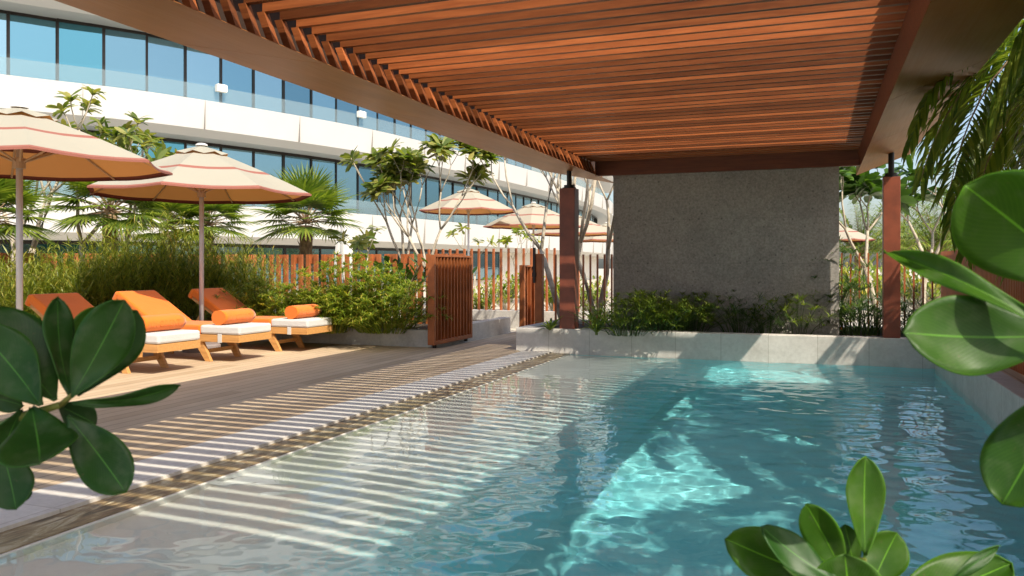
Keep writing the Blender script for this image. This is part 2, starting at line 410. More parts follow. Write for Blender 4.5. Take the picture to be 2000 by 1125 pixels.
b.add([(SX,PY0,-.34),(SX+.5,PY0,-.6),(SX+.5,PY1,-.6),(SX,PY1,-.34)], [(0,1,2,3)], 2)
DZ = -.85
b.add([(SX+.5,PY0,-.6),(SX+.7,PY0,DZ),(SX+.7,PY1,DZ),(SX+.5,PY1,-.6)], [(0,1,2,3)], 1)
b.add([(SX+.7,PY0,DZ),(PX1,PY0,DZ),(PX1,PY1,DZ),(SX+.7,PY1,DZ)], [(0,1,2,3)], 1)
b.add([(PX1,PY0,DZ),(PX1,PY1,DZ),(PX1,PY1,-.06),(PX1,PY0,-.06)], [(0,3,2,1)], 1)
b.add([(PX0,PY1,DZ),(PX1,PY1,DZ),(PX1,PY1,-.06),(PX0,PY1,-.06)], [(0,1,2,3)], 1)
b.add([(PX0,PY0,DZ),(PX1,PY0,DZ),(PX1,PY0,.02),(PX0,PY0,.02)], [(0,3,2,1)], 1)
basin = tag(b.build('pool_basin', [M['shelf'], M['basin'], M['slope']]), kind='structure')
# water: a rippled sheet
def wave(x, y):
    h = 0.0
    for (s, a, ox) in ((1.1, .0050, 3.1), (3.0, .0050, 9.7), (6.5, .0038, 21.3), (13, .0021, 40.)):
        h += a*mnoise.noise(Vector((x*s+ox, y*s*1.25+ox*.7, ox)))
    calm = min(1, max(.12, (x-PX0)/1.6))
    for (cx, cy, r0) in ((.35, 8.2, .8), (.55, 6.1, .7)):
        r = math.hypot(x-cx, y-cy)
        if r < 1.6: h += .0022*math.sin(r*34)*max(0, 1-r/1.6)**1.5
    return h*calm
nx, ny = 185, 340
b = MB()
for j in range(ny+1):
    y = PY0+(PY1-PY0)*j/ny
    for i in range(nx+1):
        x = PX0+(PX1-PX0)*i/nx
        b.v.append((x, y, WZ+wave(x, y)))
for j in range(ny):
    for i in range(nx):
        a = j*(nx+1)+i; b.f.append((a, a+1, a+nx+2, a+nx+1)); b.m.append(0)
water = tag(b.build('water', M['water'], smooth=True), kind='structure')
MNEE = True
if MNEE:
    water.cycles.is_caustics_caster = True; basin.cycles.is_caustics_receiver = True; sl.cycles.is_caustics_light = True

# planters of stone
def planter(name, boxes, label, soilboxes, mat='coping'):
    root = empty(name, (boxes[0][0], boxes[0][1], 0), label, 'planter')
    b = MB()
    inv = Vector(root.location)
    for (x0, y0, z0, x1, y1, z1) in boxes: b.box(x0-inv.x, y0-inv.y, z0, x1-inv.x, y1-inv.y, z1)
    b.build('wall', M[mat], root, bevel=.008)
    b = MB()
    for (x0, y0, z0, x1, y1, z1) in soilboxes: b.box(x0-inv.x, y0-inv.y, z0, x1-inv.x, y1-inv.y, z1)
    b.build('soil', M['soil'], root)
    return root
planter('stone_planter', [(-4.10, 11.03, -.3, 1.72, 11.23, .33), (-4.10, 11.23, -.3, -3.9, 12.9, .33), (-4.1, 12.9, -.3, 1.72, 13.1, .33), (PX1, -1, -.4, PX1+.18, 11.03, .30)],
        'long pale stone planter wall at the far end of the pool, below the dark wall', [(-3.9, 11.23, -.2, 1.72, 12.9, .27)], 'marble')
planter('stone_curb', [(-9.4, 10.95, -.1, -5.42, 11.2, .26), (-5.62, 11.2, -.1, -5.42, 14.3, .26)],
        'low grey stone curb holding the shrub bed behind the sun loungers', [(-11.9, 11.2, -.05, -5.62, 14.2, .2), (-14, 4, -.05, -9.4, 11.2, .1)])
planter('stone_step', [(-8.2, 15.2, -.1, -4.2, 15.5, .33)], 'pale stone wall under the open picket fence past the gateway', [(-8.2, 15.5, -.05, -4.2, 17, .25)])
rects('side_deck', [(1.51, -1, 9, 12.9)], .26, M['deck'])

# ------------------------------------------------------------------ pergola
PG = empty('pergola', (0, 0, 0), 'orange brown slatted timber pergola roof with bronze brim over the pool', 'pergola')
ZB, ZT = 2.50, 2.95
XI, XO = -2.91, -4.11; XR, XQ = .51, 1.20
PITCH = .163; SOFF = 0.0
b = MB(); b.prism([(-3.157, 2.562), (-3.157, 2.898), (-3.145, 2.898), (-3.145, 2.562)], 'y', 1.72, 11.18); b.build('gap_shade_strip', M['gapshade'], PG)  # dark strip that puts shade into the gaps behind the slat returns
y = 1.75+SOFF; k = 0
while y < 11.1:
    b = MB()
    x0, x1 = -3.0, .50
    dz = rnd.uniform(-.003, .003); tl = rnd.uniform(-.005, .005)
    b.add([(x0,y,2.69+dz),(x1,y,2.69+dz),(x1,y+.036,2.69+dz),(x0,y+.036,2.69+dz),(x0,y+tl,2.85),(x1,y+tl,2.85),(x1,y+.036+tl,2.85),(x0,y+.036+tl,2.85)],
          [(0,3,2,1),(4,5,6,7),(0,1,5,4),(1,2,6,5),(2,3,7,6),(3,0,4,7)])
    o = b.build('slat', M['slat'], PG)
    f = MB(); f.prism([(-2.915, 2.506), (-2.985, 2.688), (-3.035, 2.688), (-2.965, 2.519)], 'y', y-.006, y+.044)
    f.build('slat_return', M['slat'], o)
    y += PITCH; k += 1
ys = [1.7, 4.4, 6.9, 9.3, 12.4]
for i in range(4):
    b = MB(); b.prism([(XI, ZB), (XO, 2.75), (XO, 2.80), (-2.99, ZT), (-2.99, 2.90), (-3.16, 2.90), (-3.16, 2.56), (-2.92, ZB+.008)], 'y', ys[i]+.003, ys[i+1]-.003); b.build('brim', M['brim'], PG)
    b = MB(); b.prism([(XR, ZB), (XQ, 2.77), (XQ, 2.82), (XR+.03, ZT), (XR, ZT)], 'y', ys[i]+.003, ys[i+1]-.003); b.build('brim', M['brim'], PG)
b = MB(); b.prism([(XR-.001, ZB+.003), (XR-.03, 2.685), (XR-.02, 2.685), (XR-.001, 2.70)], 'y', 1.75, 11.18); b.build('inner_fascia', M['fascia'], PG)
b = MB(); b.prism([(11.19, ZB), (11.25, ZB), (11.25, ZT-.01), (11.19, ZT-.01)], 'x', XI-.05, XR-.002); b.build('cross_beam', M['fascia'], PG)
b = MB(); b.prism([(11.252, ZB), (12.4, 2.75), (12.4, 2.80), (11.252, ZT-.02)], 'x', XI-.02, XR-.002); b.build('brim', M['brim'], PG)
b = MB(); b.box(XI-.1, 10.36, 2.86, XR-.002, 11.18, 2.94); b.build('roof_panel', M['brim'], PG)
b = MB(); b.prism([(-.25, 2.76), (1.68, ZB+.1), (1.68, ZT), (-.25, 2.81)], 'x', XO, XQ); b.build('brim', M['brim'], PG)  # unseen front section, extended to shade the left foreground leaves
def column(x, y, h=.112):
    b = MB(); b.box(x-h, y-h, .331, x+h, y+h, 2.33); c = b.build('column', M['column'], PG, bevel=.006)
    b = MB(); b.tube([(x, y, 2.33), (x, y, 2.345)], .10, 16); b.tube([(x, y, 2.345), (x, y, 2.38)], .075, 16); b.tube([(x, y, 2.38), (x, y, 2.64)], .035, 14); b.build('pin', M['darkmetal'], c)
column(-3.33, 11.17-.02); column(.86, 11.15, .097)
b = MB(); b.box(-2.83, 11.75, .2, .27, 12.05, 2.58)
tag(b.build('feature_wall', M['basalt']), 'tall dark grey speckled basalt wall behind the pool planter', 'wall')

# ------------------------------------------------------------------ gate leaves, fences
def gate(loc, rz, L, H_, label, t=.11):
    g = empty('gate', loc, label, 'gate', rz=rz)
    b = MB(); b.box(0, 0, .05, .06, t, H_); b.box(L-.05, 0, .05, L, t, H_); b.box(.06, 0, H_-.03, L-.05, t, H_); b.box(.06, 0, .05, L-.05, t, .11)
    b.build('frame', M['corten'], g, bevel=.003)
    b = MB(); n = int((L-.12)/.115)
    for i in range(n): x = .06+(i+.6)*(L-.11)/n; b.box(x-.009, .006, .11, x+.009, t-.006, H_-.03)
    b.box(.06, t-.022, .11, L-.05, t-.016, H_-.03)
    b.build('slats', M['corten'], g)
    b = MB(); b.tube([(.12, t/2, 0), (.12, t/2, .055)], .03, 10); b.tube([(L-.15, t/2, 0), (L-.15, t/2, .055)], .03, 10); b.build('pivot', M['darkmetal'], g)
    return g
gate((-5.30, 10.80, 0), R_(90), 1.42, 1.39, 'rust brown slatted gate leaf standing open at the end of the curb')
# the leaf's slat face must look to the pool (+x): its local -y side
gate((-4.90, 13.6, .0), R_(80), .5, 1.24, 'narrow orange slatted gate leaf beside the dark gate post', .10)
b = MB(); b.box(-.06, -.06, 0, .06, .06, 1.42); gp_ = tag(b.build('gate_post', M['corten'], bevel=.004), 'brown gate post with a black lock bar, at the far side of the gateway', 'post'); gp_.location = (-4.22, 12.45, 0)
b = MB(); b.box(-.085, -.09, .95, -.045, -.045, 1.52); b.box(-.095, -.095, 1.05, -.035, -.06, 1.12); b.build('lock_bar', M['darkmetal'], gp_)
def fence(path, z0, z1, label, pitch=.11, w_=.035, d_=.07, tabs=True, rail=True, name='picket_fence'):
    pts = [Vector((*p, 0)) for p in path]
    f = empty(name, (pts[0].x, pts[0].y, z0), label, 'fence'); o0 = Vector((pts[0].x, pts[0].y, z0))
    b = MB(); r = MB(); i = 0
    for a, c in zip(pts[:-1], pts[1:]):
        d = (c-a); L = d.length; d.normalize(); ang = math.atan2(d.y, d.x)
        n = int(L/pitch)
        for k in range(n):
            p = a+d*(k+.5)*L/n-o0
            Mx = Matrix.Translation((p.x, p.y, 0)) @ Matrix.Rotation(ang, 4, 'Z')
            top = z1-z0-(0 if i % 7 else 0)
            b.box(-w_/2, -d_/2, 0, w_/2, d_/2, top, 0, Mx)
            if tabs and i % 2 == 0 and i % 10 != 4: b.box(w_/2+.001, -d_/2+.004, top-.17, L/n-w_/2-.001, -d_/2+.018, top-.002, 0, Mx)
            i += 1
        Mx = Matrix.Translation((a-o0)) @ Matrix.Rotation(ang, 4, 'Z')
        if rail: r.box(0, d_/2+.002, .05, L, d_/2+.03, .12, 0, Mx);
    o = b.build('pickets', M['picket'], f)
    if rail: r.build('rail', M['corten'], f)
    return f
fence([(-5.7, 12.9), (-9.8, 12.8), (-12.4, 9.4), (-13.8, 4.5)], .15, 1.44, 'orange brown picket fence behind the shrubs and sun loungers', .16, .07, .06, tabs=True)
fence([(-8.2, 15.3), (-4.3, 15.3)], .33, 1.58, 'airy picket fence on the stone wall past the gateway', .16, .035, .06, False)
fence([(-4.05, 12.6), (1.55, 12.6)], .27, 1.41, 'thin open picket fence behind the dark basalt wall', .115, .022, .05, False)
fence([(1.62, 12.6), (1.80, 3.0)], .27, 1.42, 'dense rust red picket fence on the right side of the pool', .062, .035, .05, False)

# ------------------------------------------------------------------ hotel building
def catmull(P, n=12):
    out = []
    for i in range(1, len(P)-2):
        p0, p1, p2, p3 = P[i-1:i+3]
        for k in range(n):
            t = k/n
            out.append(tuple(.5*((2*p1[j])+(-p0[j]+p2[j])*t+(2*p0[j]-5*p1[j]+4*p2[j]-p3[j])*t*t+(-p0[j]+3*p1[j]-3*p2[j]+p3[j])*t**3) for j in range(2)))
    return out
FP = catmull([(-36,-2),(-31,6),(-27.2,13.4),(-24.3,18.3),(-21.9,22.0),(-19.9,27.0),(-18.55,32.0),(-17.7,39.5),(-17.0,50),(-17.0,62),(-18.4,76),(-23,95),(-30,110)], 10)
def offs(P, d):
    out = []
    for i, p in enumerate(P):
        a, c = P[max(i-1, 0)], P[min(i+1, len(P)-1)]
        t = Vector((c[0]-a[0], c[1]-a[1])).normalized()
        out.append((p[0]-t.y*d, p[1]+t.x*d))
    return out
BL = empty('hotel_building', (-24, 25, 0), 'curved white hotel with long bands of balcony and blue glass', 'building')
bo = Vector(BL.location)
def strip(P, prof, name, mat, closed=True, smooth=False):
    b = MB(); n = len(prof); rings = [offs(P, d) for d, z in prof]
    for i in range(len(P)):
        for j, (d, z) in enumerate(prof): b.v.append((rings[j][i][0]-bo.x, rings[j][i][1]-bo.y, z))
    for i in range(len(P)-1):
        for j in range(n if closed else n-1):
            a = i*n+j; c = i*n+(j+1) % n; b.f.append((a, c, c+n, a+n)); b.m.append(0)
    return b.build(name, mat, BL, smooth=smooth)
LEV = [(2.10, 3.52), (6.02, 7.32), (9.80, 11.1), (13.6, 14.9)]
for (z0, z1) in LEV:
    strip(FP, [(0, z1), (.12, z0+.25), (.5, z0), (9, z0+.1), (9, z1-.3), (.25, z1-.3), (.2, z1)], 'balcony_band', M['white'])
    strip(offs(FP, .28), [(0, z1-.29), (0, z1+.62), (.02, z1+.62), (.02, z1-.29)], 'balustrade', M['bal'])
# joints in the white bands
def along(P, step):
    out = []; acc = 0; nxt = 0
    for a, c in zip(P[:-1], P[1:]):
        L = math.hypot(c[0]-a[0], c[1]-a[1])
        while nxt <= acc+L:
            t = (nxt-acc)/L; out.append((a[0]+(c[0]-a[0])*t, a[1]+(c[1]-a[1])*t, math.atan2(c[1]-a[1], c[0]-a[0]))); nxt += step
        acc += L
    return out
for (z0, z1) in LEV[:2]:
    for (x, y, an) in along(FP, 4.1)[4:22]:
        b = MB(); b.box(-.007, -.006, z0+.24, .007, .16, z1+.003)
        o = b.build('panel_joint', M['joint'], BL); o.location = (x-bo.x, y-bo.y, 0); o.rotation_euler = (0, 0, an)
WL = [(.4, 2.12, 1.9, 24, 20, 6), (3.22, 6.05, 1.45, 12, 46, 10), (7.02, 9.85, 1.45, 9, 28, 10)]
GP = offs(FP, 1.7)
pr = None
for (z0, z1, st, i0, n, _) in WL:
    S = along(GP, st)
    i0 = min(range(len(S)), key=lambda i: abs(S[i][1]-(14 if z0 > 3 else 12)))
    for q in S[i0:i0+n]:
        x, y, an = q
        W_ = st
        f = MB(); h = z1-z0
        f.box(0, -.06, 0, .07, .06, h); f.box(W_-.03, -.05, 0, W_+.0, .05, h); f.box(.07, -.05, h-.14, W_-.03, .05, h); f.box(.07, -.05, 0, W_-.03, .05, .06)
        o = f.build('window', M['darkmetal'], BL); o.location = (x-bo.x, y-bo.y, z0); o.rotation_euler = (0, 0, an)
        g = MB(); tl = rnd.uniform(-.014, .014); g.add([(.07, -.01+tl, .06), (W_-.03, -.01-tl, .06), (W_-.03, -.01-tl, h-.14), (.07, -.01+tl, h-.14)], [(0,1,2,3)]); g.build('pane', M['pane'], o)
strip(offs(FP, 1.95), [(0, -.1), (0, 16), (8, 16), (8, -.1)], 'inner_wall', M['soffit'])
BQ = offs(FP, .10)
def walllamp(px, py, label):
    l = (px-1000)/FPX; d = Vector((FW.x+RT.x*l, FW.y+RT.y*l)); best = None
    for a, c in zip(BQ[:-1], BQ[1:]):
        e = Vector((c[0]-a[0], c[1]-a[1])); den = d.x*e.y-d.y*e.x
        if abs(den) < 1e-6: continue
        D = (a[0]*e.y-a[1]*e.x)/den; u = (a[0]*d.y-a[1]*d.x)/den
        if 0 <= u <= 1 and D > 0 and (best is None or D < best[0]): best = (D, math.atan2(e.y, e.x))
    b = MB(); b.box(-.20, -.10, -.13, .20, .10, .13); b.box(-.17, -.08, .13, .17, .08, .15)
    o = tag(b.build('wall_lamp', M['lampwhite'], bevel=.05), label, 'lamp', 'white lamps on the balcony glass'); o.location = at(px, py, best[0]); o.rotation_euler = (0, 0, best[1]); return o
walllamp(432, 173, 'white drum lamp on the balcony glass, left one of two'); walllamp(706, 224, 'white drum lamp on the balcony glass, right one of two, below the roof brim')

# ------------------------------------------------------------------ parasols
def parasol(loc, label, R=1.5, hz=2.28, apex=2.92, rot=0.2, detail=True, group=None, base=True):
    u = empty('parasol', loc, label, 'parasol', group, rz=rot)
    b = MB(); NS = 8; SUB = 4
    rs = [.10, .25, .5, .57, .625, .70, .80, .88, .970, .985, 1.0]
    cols = [0, 0, 0, 1, 0, 0, 0, 0, 1, 1]
    cols = [0, 0, 0, 1, 0, 0, 0, 0, 1, 1]
    def pt(fr, a):
        k = a/(2*math.pi)*NS; fk = k-math.floor(k)
        c = math.cos(math.pi/NS)/math.cos((fk-.5)*2*math.pi/NS)
        z = apex-(apex-hz)*fr**1.16-.025*math.sin(math.pi*fk)*fr
        r = R*fr*c*(1-.02*math.sin(math.pi*fk)*fr)
        return (r*math.cos(a), r*math.sin(a), z)
    n = NS*SUB
    for fr in rs:
        for k in range(n): b.v.append(pt(fr, 2*math.pi*k/n))
    for k in range(n):
        x, y, z = pt(1.0, 2*math.pi*k/n); b.v.append((x, y, z-.024))
    cols.append(1)
    for j in range(len(rs)):
        for k in range(n):
            b.f.append((j*n+k, j*n+(k+1) % n, (j+1)*n+(k+1) % n, (j+1)*n+k)); b.m.append(cols[min(j, len(cols)-1)])
    b.build('canopy', [M['canvas'], M['stripe']], u)
    b = MB(); 
    for fr, dz in ((.0, .035), (.12, .035), (.24, .03)):
        for k in range(n):
            x, y, z = pt(fr if fr else .001, 2*math.pi*k/n); sc_ = .014*math.cos(2*math.pi*k/n*NS) if fr == .24 else 0
            b.v.append((x, y, z+dz+sc_))
    for j in range(2):
        for k in range(n): b.f.append((j*n+k, j*n+(k+1) % n, (j+1)*n+(k+1) % n, (j+1)*n+k)); b.m.append(0)
    b.build('vent_cap', M['canvas'], u)
    b = MB(); b.tube([(0, 0, apex+.03), (0, 0, apex+.05), (0, 0, apex+.065)], [.085, .08, .05], 16); b.build('finial', M['cushion'], u)
    b = MB(); b.tube([(0, 0, .03), (0, 0, apex)], .033, 14); b.build('pole', M['pole'], u, smooth=True)
    b = MB(); b.tube([(0, 0, hz-.05), (0, 0, hz+.06)], .06, 14); b.build('hub', M['rib'], u)
    if detail:
        for k in range(NS):
            a = 2*math.pi*k/NS; q = lambda fr, dz: (lambda p: Vector((p[0], p[1], p[2]+dz)))(pt(fr, a))
            b = MB(); b.tube([q(.04, -.03), q(.5, -.022), q(.985, -.018)], .012, 6)
            b.tube([(0.05*math.cos(a), .05*math.sin(a), hz+.02), q(.47, -.03)], .011, 6)
            b.build('rib', M['rib'], u)
    if base:
        b = MB(); b.tube([(0, 0, 0), (0, 0, .09), (0, 0, .11)], [.26, .26, .24], 28); b.tube([(0, 0, .11), (0, 0, .32)], .045, 14); b.build('base', M['baseg'], u)
    return u
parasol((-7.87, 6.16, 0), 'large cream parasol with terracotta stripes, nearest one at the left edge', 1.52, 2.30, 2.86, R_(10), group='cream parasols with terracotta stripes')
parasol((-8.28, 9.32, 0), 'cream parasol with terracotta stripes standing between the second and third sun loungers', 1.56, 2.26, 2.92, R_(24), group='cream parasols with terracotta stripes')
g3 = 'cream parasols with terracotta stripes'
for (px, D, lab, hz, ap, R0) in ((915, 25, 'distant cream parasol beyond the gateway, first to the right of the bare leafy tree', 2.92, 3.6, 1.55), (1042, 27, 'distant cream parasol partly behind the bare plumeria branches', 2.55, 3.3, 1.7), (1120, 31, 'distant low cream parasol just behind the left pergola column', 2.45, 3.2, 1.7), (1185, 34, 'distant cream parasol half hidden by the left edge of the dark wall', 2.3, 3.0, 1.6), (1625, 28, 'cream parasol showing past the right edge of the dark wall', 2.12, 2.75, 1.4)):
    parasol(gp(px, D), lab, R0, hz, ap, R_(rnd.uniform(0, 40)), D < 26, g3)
p = gp(672, 20)
cp = empty('closed_parasol', p, 'closed white parasol wrapped in cloth behind the shrubs', 'parasol')
b = MB()
for i, (z, r) in enumerate(((.9, .21), (1.2, .24), (1.8, .2), (2.3, .17), (2.36, .1))):
    for k in range(24): rr = r*(1+.12*math.cos(k*math.pi/2)); b.v.append((rr*math.cos(k*.2618), rr*math.sin(k*.2618), z))
for i in range(4):
    for k in range(24): b.f.append((i*24+k, i*24+(k+1) % 24, (i+1)*24+(k+1) % 24, (i+1)*24+k)); b.m.append(0)
b.build('folded_canopy', M['cushion'], cp)
b = MB(); b.tube([(0, 0, 2.36), (0, 0, 2.6)], [.12, .08], 12); b.build('cap', M['cushion'], cp)
b = MB(); b.tube([(0, 0, 0), (0, 0, .95)], .04, 10); b.build('pole', M['pole'], cp)

# ------------------------------------------------------------------ sun loungers
def pillowbox(b, x0, y0, z0, x1, y1, z1, r=.025, mi=0):
    b.box(x0, y0, z0, x1, y1, z1, mi)
def lounger(loc, label):
    g = empty('sun_lounger', loc, label, 'sun lounger', 'orange and white sun loungers in a row')
    W_ = .66
    b = MB(); b.box(-1.95, 0, .255, -.04, .035, .345); b.box(-1.95, W_-.035, .255, -.04, W_, .345); b.box(-.04, 0, .255, -.005, W_, .345); b.box(-1.98, .0, .255, -1.951, W_, .345)
    for i in range(9): x = -.2-i*.13; b.box(x-.045, .036, .32, x+.045, W_-.036, .34)
    b.build('frame', M['teak'], g, bevel=.004)
    for y_ in (.045, W_-.045):
        b = MB(); s_ = .022
        b.prism([(-.46, 0), (-.55, 0), (-.74, .26), (-.60, .26)], 'y', y_-s_, y_+s_); b.build('leg', M['teak'], g, bevel=.003)
        b = MB(); b.prism([(-1.62, 0), (-1.70, 0), (-1.70, .26), (-1.61, .26)], 'y', y_-s_, y_+s_); b.build('leg', M['teak'], g, bevel=.003)
    b = MB(); b.box(-.60, .07, .10, -.57, W_-.07, .15); b.build('stretcher', M['teak'], g); b = MB(); b.box(-1.67, .07, .10, -1.64, W_-.07, .15); b.build('stretcher', M['teak'], g)
    b = MB(); b.box(-.62, .005, .35, .0, W_-.005, .465); b.build('foot_cushion', M['cushion'], g, bevel=.025)
    b = MB(); b.box(-1.36, -.005, .348, -.615, W_+.005, .468); b.build('seat_cushion', M['orange'], g, bevel=.025)
    for y_ in (-.004, ):
        b = MB(); b.box(-.33, -.006, .25, -.27, .0, .36); b.build('strap', M['cushion'], g)
    # raised backrest
    a = math.atan2(.45, .72); Mx = Matrix.Translation((-1.34, 0, .352)) @ Matrix.Rotation(a, 4, 'Y')
    b = MB(); b.box(-.84, -.006, .0, 0, W_+.006, .115, 0, Mx); b.box(-.86, -.012, -.05, -.78, W_+.012, .10, 0, Mx); b.build('backrest', M['orange'], g, bevel=.028)
    b = MB(); b.box(-.82, .02, -.045, 0, .055, -.004, 0, Mx); b.box(-.82, W_-.055, -.045, 0, W_-.02, -.004, 0, Mx); b.box(-.55, .03, -.34, -.51, .05, -.03, 0, Mx); b.build('backrest_frame', M['teak'], g)
    return g
def towel(loc, label):
    b = MB(); n = 26; L = .61; rr = .098
    for j in range(13):
        y_ = L*j/12
        for k in range(n):
            a = 2*math.pi*k/n; r = rr*(1+.03*math.sin(3*a+1)+.012*math.sin(y_*23+a*2))*(1 if 0 < j < 12 else .975)
            b.v.append((r*1.15*math.cos(a), y_, rr*.98+r*math.sin(a)*.98))
    for j in range(12):
        for k in range(n): b.f.append((j*n+k, (j+1)*n+k, (j+1)*n+(k+1) % n, j*n+(k+1) % n)); b.m.append(0)
    b.f.append(tuple(range(n))); b.m.append(0); b.f.append(tuple(range(12*n, 13*n))[::-1]); b.m.append(0)
    o = b.build('rolled_towel', M['orange'], smooth=True)
    for pp in list(o.data.polygons)[-2:]: pp.use_smooth = False
    o = tag(o, label, 'towel', 'rolled orange towels on the sun loungers'); o.location = loc
    cu = bpy.data.curves.new('lettering', 'FONT'); cu.body = 'IN ORIENT'; cu.size = .09; cu.extrude = .003; cu.align_x = 'CENTER'
    t = bpy.data.objects.new('lettering', cu); C.objects.link(t)
    dg = bpy.context.evaluated_depsgraph_get(); me = bpy.data.meshes.new_from_object(t.evaluated_get(dg)); C.objects.unlink(t); bpy.data.objects.remove(t)
    me.materials.clear(); me.materials.append(M['orange'])
    lo = bpy.data.objects.new('lettering', me); C.objects.link(lo); lo.parent = o
    lo.rotation_euler = (R_(90), 0, R_(90)); lo.location = (rr*1.15-.001, L/2, rr*.7)
    return o
LN = [(-6.85, 7.03, 'sun lounger nearest the camera, mostly behind the dark leaves, with orange backrest'), (-6.80, 8.32, 'middle sun lounger with sunlit orange backrest, in front of the parasol pole'), (-6.72, 9.66, 'farthest sun lounger, right beside the stone curb and green shrubs')]
TW = ['rolled orange towel on the nearest sun lounger', 'rolled orange towel on the middle sun lounger', 'rolled orange towel on the farthest sun lounger, beside the shrubs']
for (x, y, l), tl in zip(LN, TW):
    k = LN.index((x, y, l)); g = lounger((x, y, 0), l); g.rotation_euler.z = R_((-.8, .5, 1.2)[k]); o = towel((x-(.32, .35, .30)[k], y+.03, .466), tl); o.rotation_euler.z = R_((-1.5, 2, .5)[k])

# ------------------------------------------------------------------ plants
def wispy(h=1.5, r=.55, n=150, seed=1, lw=.008):
    q = random.Random(seed); b = MB(); s = MB()
    for i in range(n):
        a = q.uniform(0, 6.283); rr = r*math.sqrt(q.random()); x, y = rr*math.cos(a)*.6, rr*math.sin(a)*.6
        H_ = h*q.uniform(.55, 1.0)*(1-.25*rr/r); lean = q.uniform(.05, .40)*(.4+rr/r)
        pts = []
        for k in range(5):
            t = k/4; pts.append(Vector((x+math.cos(a)*lean*H_*t**1.8, y+math.sin(a)*lean*H_*t**1.8, H_*(t-.12*lean*t*t))))
        if i % 3 == 0: s.tube(pts, [.004, .004, .003, .002, .001], 3, cap=False)
        m = int(14*h)+6
        for k in range(m):
            t = .22+.78*(k+q.random())/m; j = min(3, int(t*4)); p = pts[j].lerp(pts[j+1], t*4-j)
            aa = q.uniform(0, 6.283); el = q.uniform(.1, 1.9)
            d = Vector((math.cos(aa), math.sin(aa), el))
            b.blade(p, d, q.uniform(.08, .22), lw*q.uniform(.8, 1.5), q.uniform(.2, .9), 2, side=Vector((-math.sin(aa+q.uniform(-1, 1)), math.cos(aa), q.uniform(-.4, .4))))
    return b, s
def cyperus(h=1.0, r=.5, n=80, seed=1, bl=.17, nb=16, lw=.010):
    q = random.Random(seed); b = MB(); s = MB()
    for i in range(n):
        a = q.uniform(0, 6.283); rr = r*math.sqrt(q.random()); H_ = h*q.uniform(.3, 1.0)*(1-.3*(rr/r)**2); lean = .25+.5*rr/r
        x, y = rr*math.cos(a)*.45, rr*math.sin(a)*.45
        pts = [Vector((x+math.cos(a)*lean*rr*t**1.6, y+math.sin(a)*lean*rr*t**1.6, H_*t)) for t in (0, .4, .75, 1)]
        s.tube(pts, [.005, .004, .003, .003], 3, cap=False)
        top = pts[-1]; L = bl*q.uniform(.7, 1.3); ax = (pts[-1]-pts[-2]).normalized()
        for k in range(nb):
            aa = 6.283*k/nb+q.uniform(-.2, .2); d = Vector((math.cos(aa), math.sin(aa), q.uniform(.0, .9)))+ax*.3
            b.blade(top, d, L*q.uniform(.7, 1.15), lw*q.uniform(.8, 1.3), q.uniform(.6, 1.6), 3)
    return b, s
def mk(kind, name, loc, label, cat, mat, sm, group=None, **kw):
    b, s = kind(**kw); g = empty(name, loc, label, cat, group)
    b.build('foliage', M[mat], g); s.build('stem', M[sm], g); return g
GW = 'tall wispy shrubs behind the sun loungers'; GC = 'bushy papyrus shrubs in the curb bed'; GP_ = 'dark papyrus plants in the far planter'
w1 = mk(wispy, 'wispy_shrub', gp(95, 12.2, .1), 'tall feathery green shrub with yellowing tips behind the nearest lounger', 'shrub', 'leaf_wisp', 'leaf_wisp', GW, h=1.65, r=.9, n=230, seed=3, lw=.015)
w2 = mk(wispy, 'wispy_shrub', gp(300, 13.4, .1), 'dense dark feathery shrub behind the middle lounger backrest', 'shrub', 'leaf_wisp', 'leaf_wisp', GW, h=2.25, r=.95, n=250, seed=5, lw=.015)
spots = [(22, 11.8, .42, 'low feathery shrub at the left edge beside the nearest parasol pole'), (150, 12.6, .78, 'wispy green shrub with reaching stems left of the palm trunk'), (215, 12.9, .85, 'low dark shrub between the two orange backrests'),
         (255, 13.6, .98, 'tall wispy shrub in front of the leftmost fan palm trunk'), (355, 13.6, .85, 'feathery shrub just left of the second parasol pole'), (420, 14.1, 1.02, 'tall shrub right behind the second parasol pole'), (455, 13.9, .8, 'shrub behind the farthest lounger backrest'), (490, 13.7, .5, 'low feathery shrub where the pickets begin to show'), (60, 13.0, .7, 'wispy shrub against the fence at the far left')]
for i, (px, D, s_, lab) in enumerate(spots): place(w1 if i % 2 else w2, gp(px, D, .1), lab, rnd.uniform(0, 6), s_)
c1 = mk(cyperus, 'papyrus_shrub', gp(690, 13.0, .2), 'largest mop headed papyrus shrub, in the middle of the curb bed', 'shrub', 'leaf_cyp', 'leaf_cyp', GC, h=1.25, r=.85, n=300, seed=11, nb=18, lw=.017)
c2 = mk(cyperus, 'papyrus_shrub', gp(758, 12.5, .2), 'rounded low papyrus shrub right beside the open gate', 'shrub', 'leaf_cyp', 'leaf_cyp', GC, h=.85, r=.8, n=270, seed=12, nb=16, bl=.15, lw=.015)
for (px, D, s_, lab, src) in ((620, 12.9, .9, 'papyrus shrub behind the farthest towel roll', c2), (560, 13.0, .85, 'papyrus shrub under the visible pickets', c2), (505, 13.0, .95, 'papyrus shrub beside the farthest backrest', c2), (735, 12.5, .75, 'low papyrus shrub at the curb between the large one and the gate shrub', c2), (650, 12.4, .55, 'small papyrus tuft at the lounger foot end by the curb', c1)):
    place(src, gp(px, D, .2), lab, rnd.uniform(0, 6), s_)
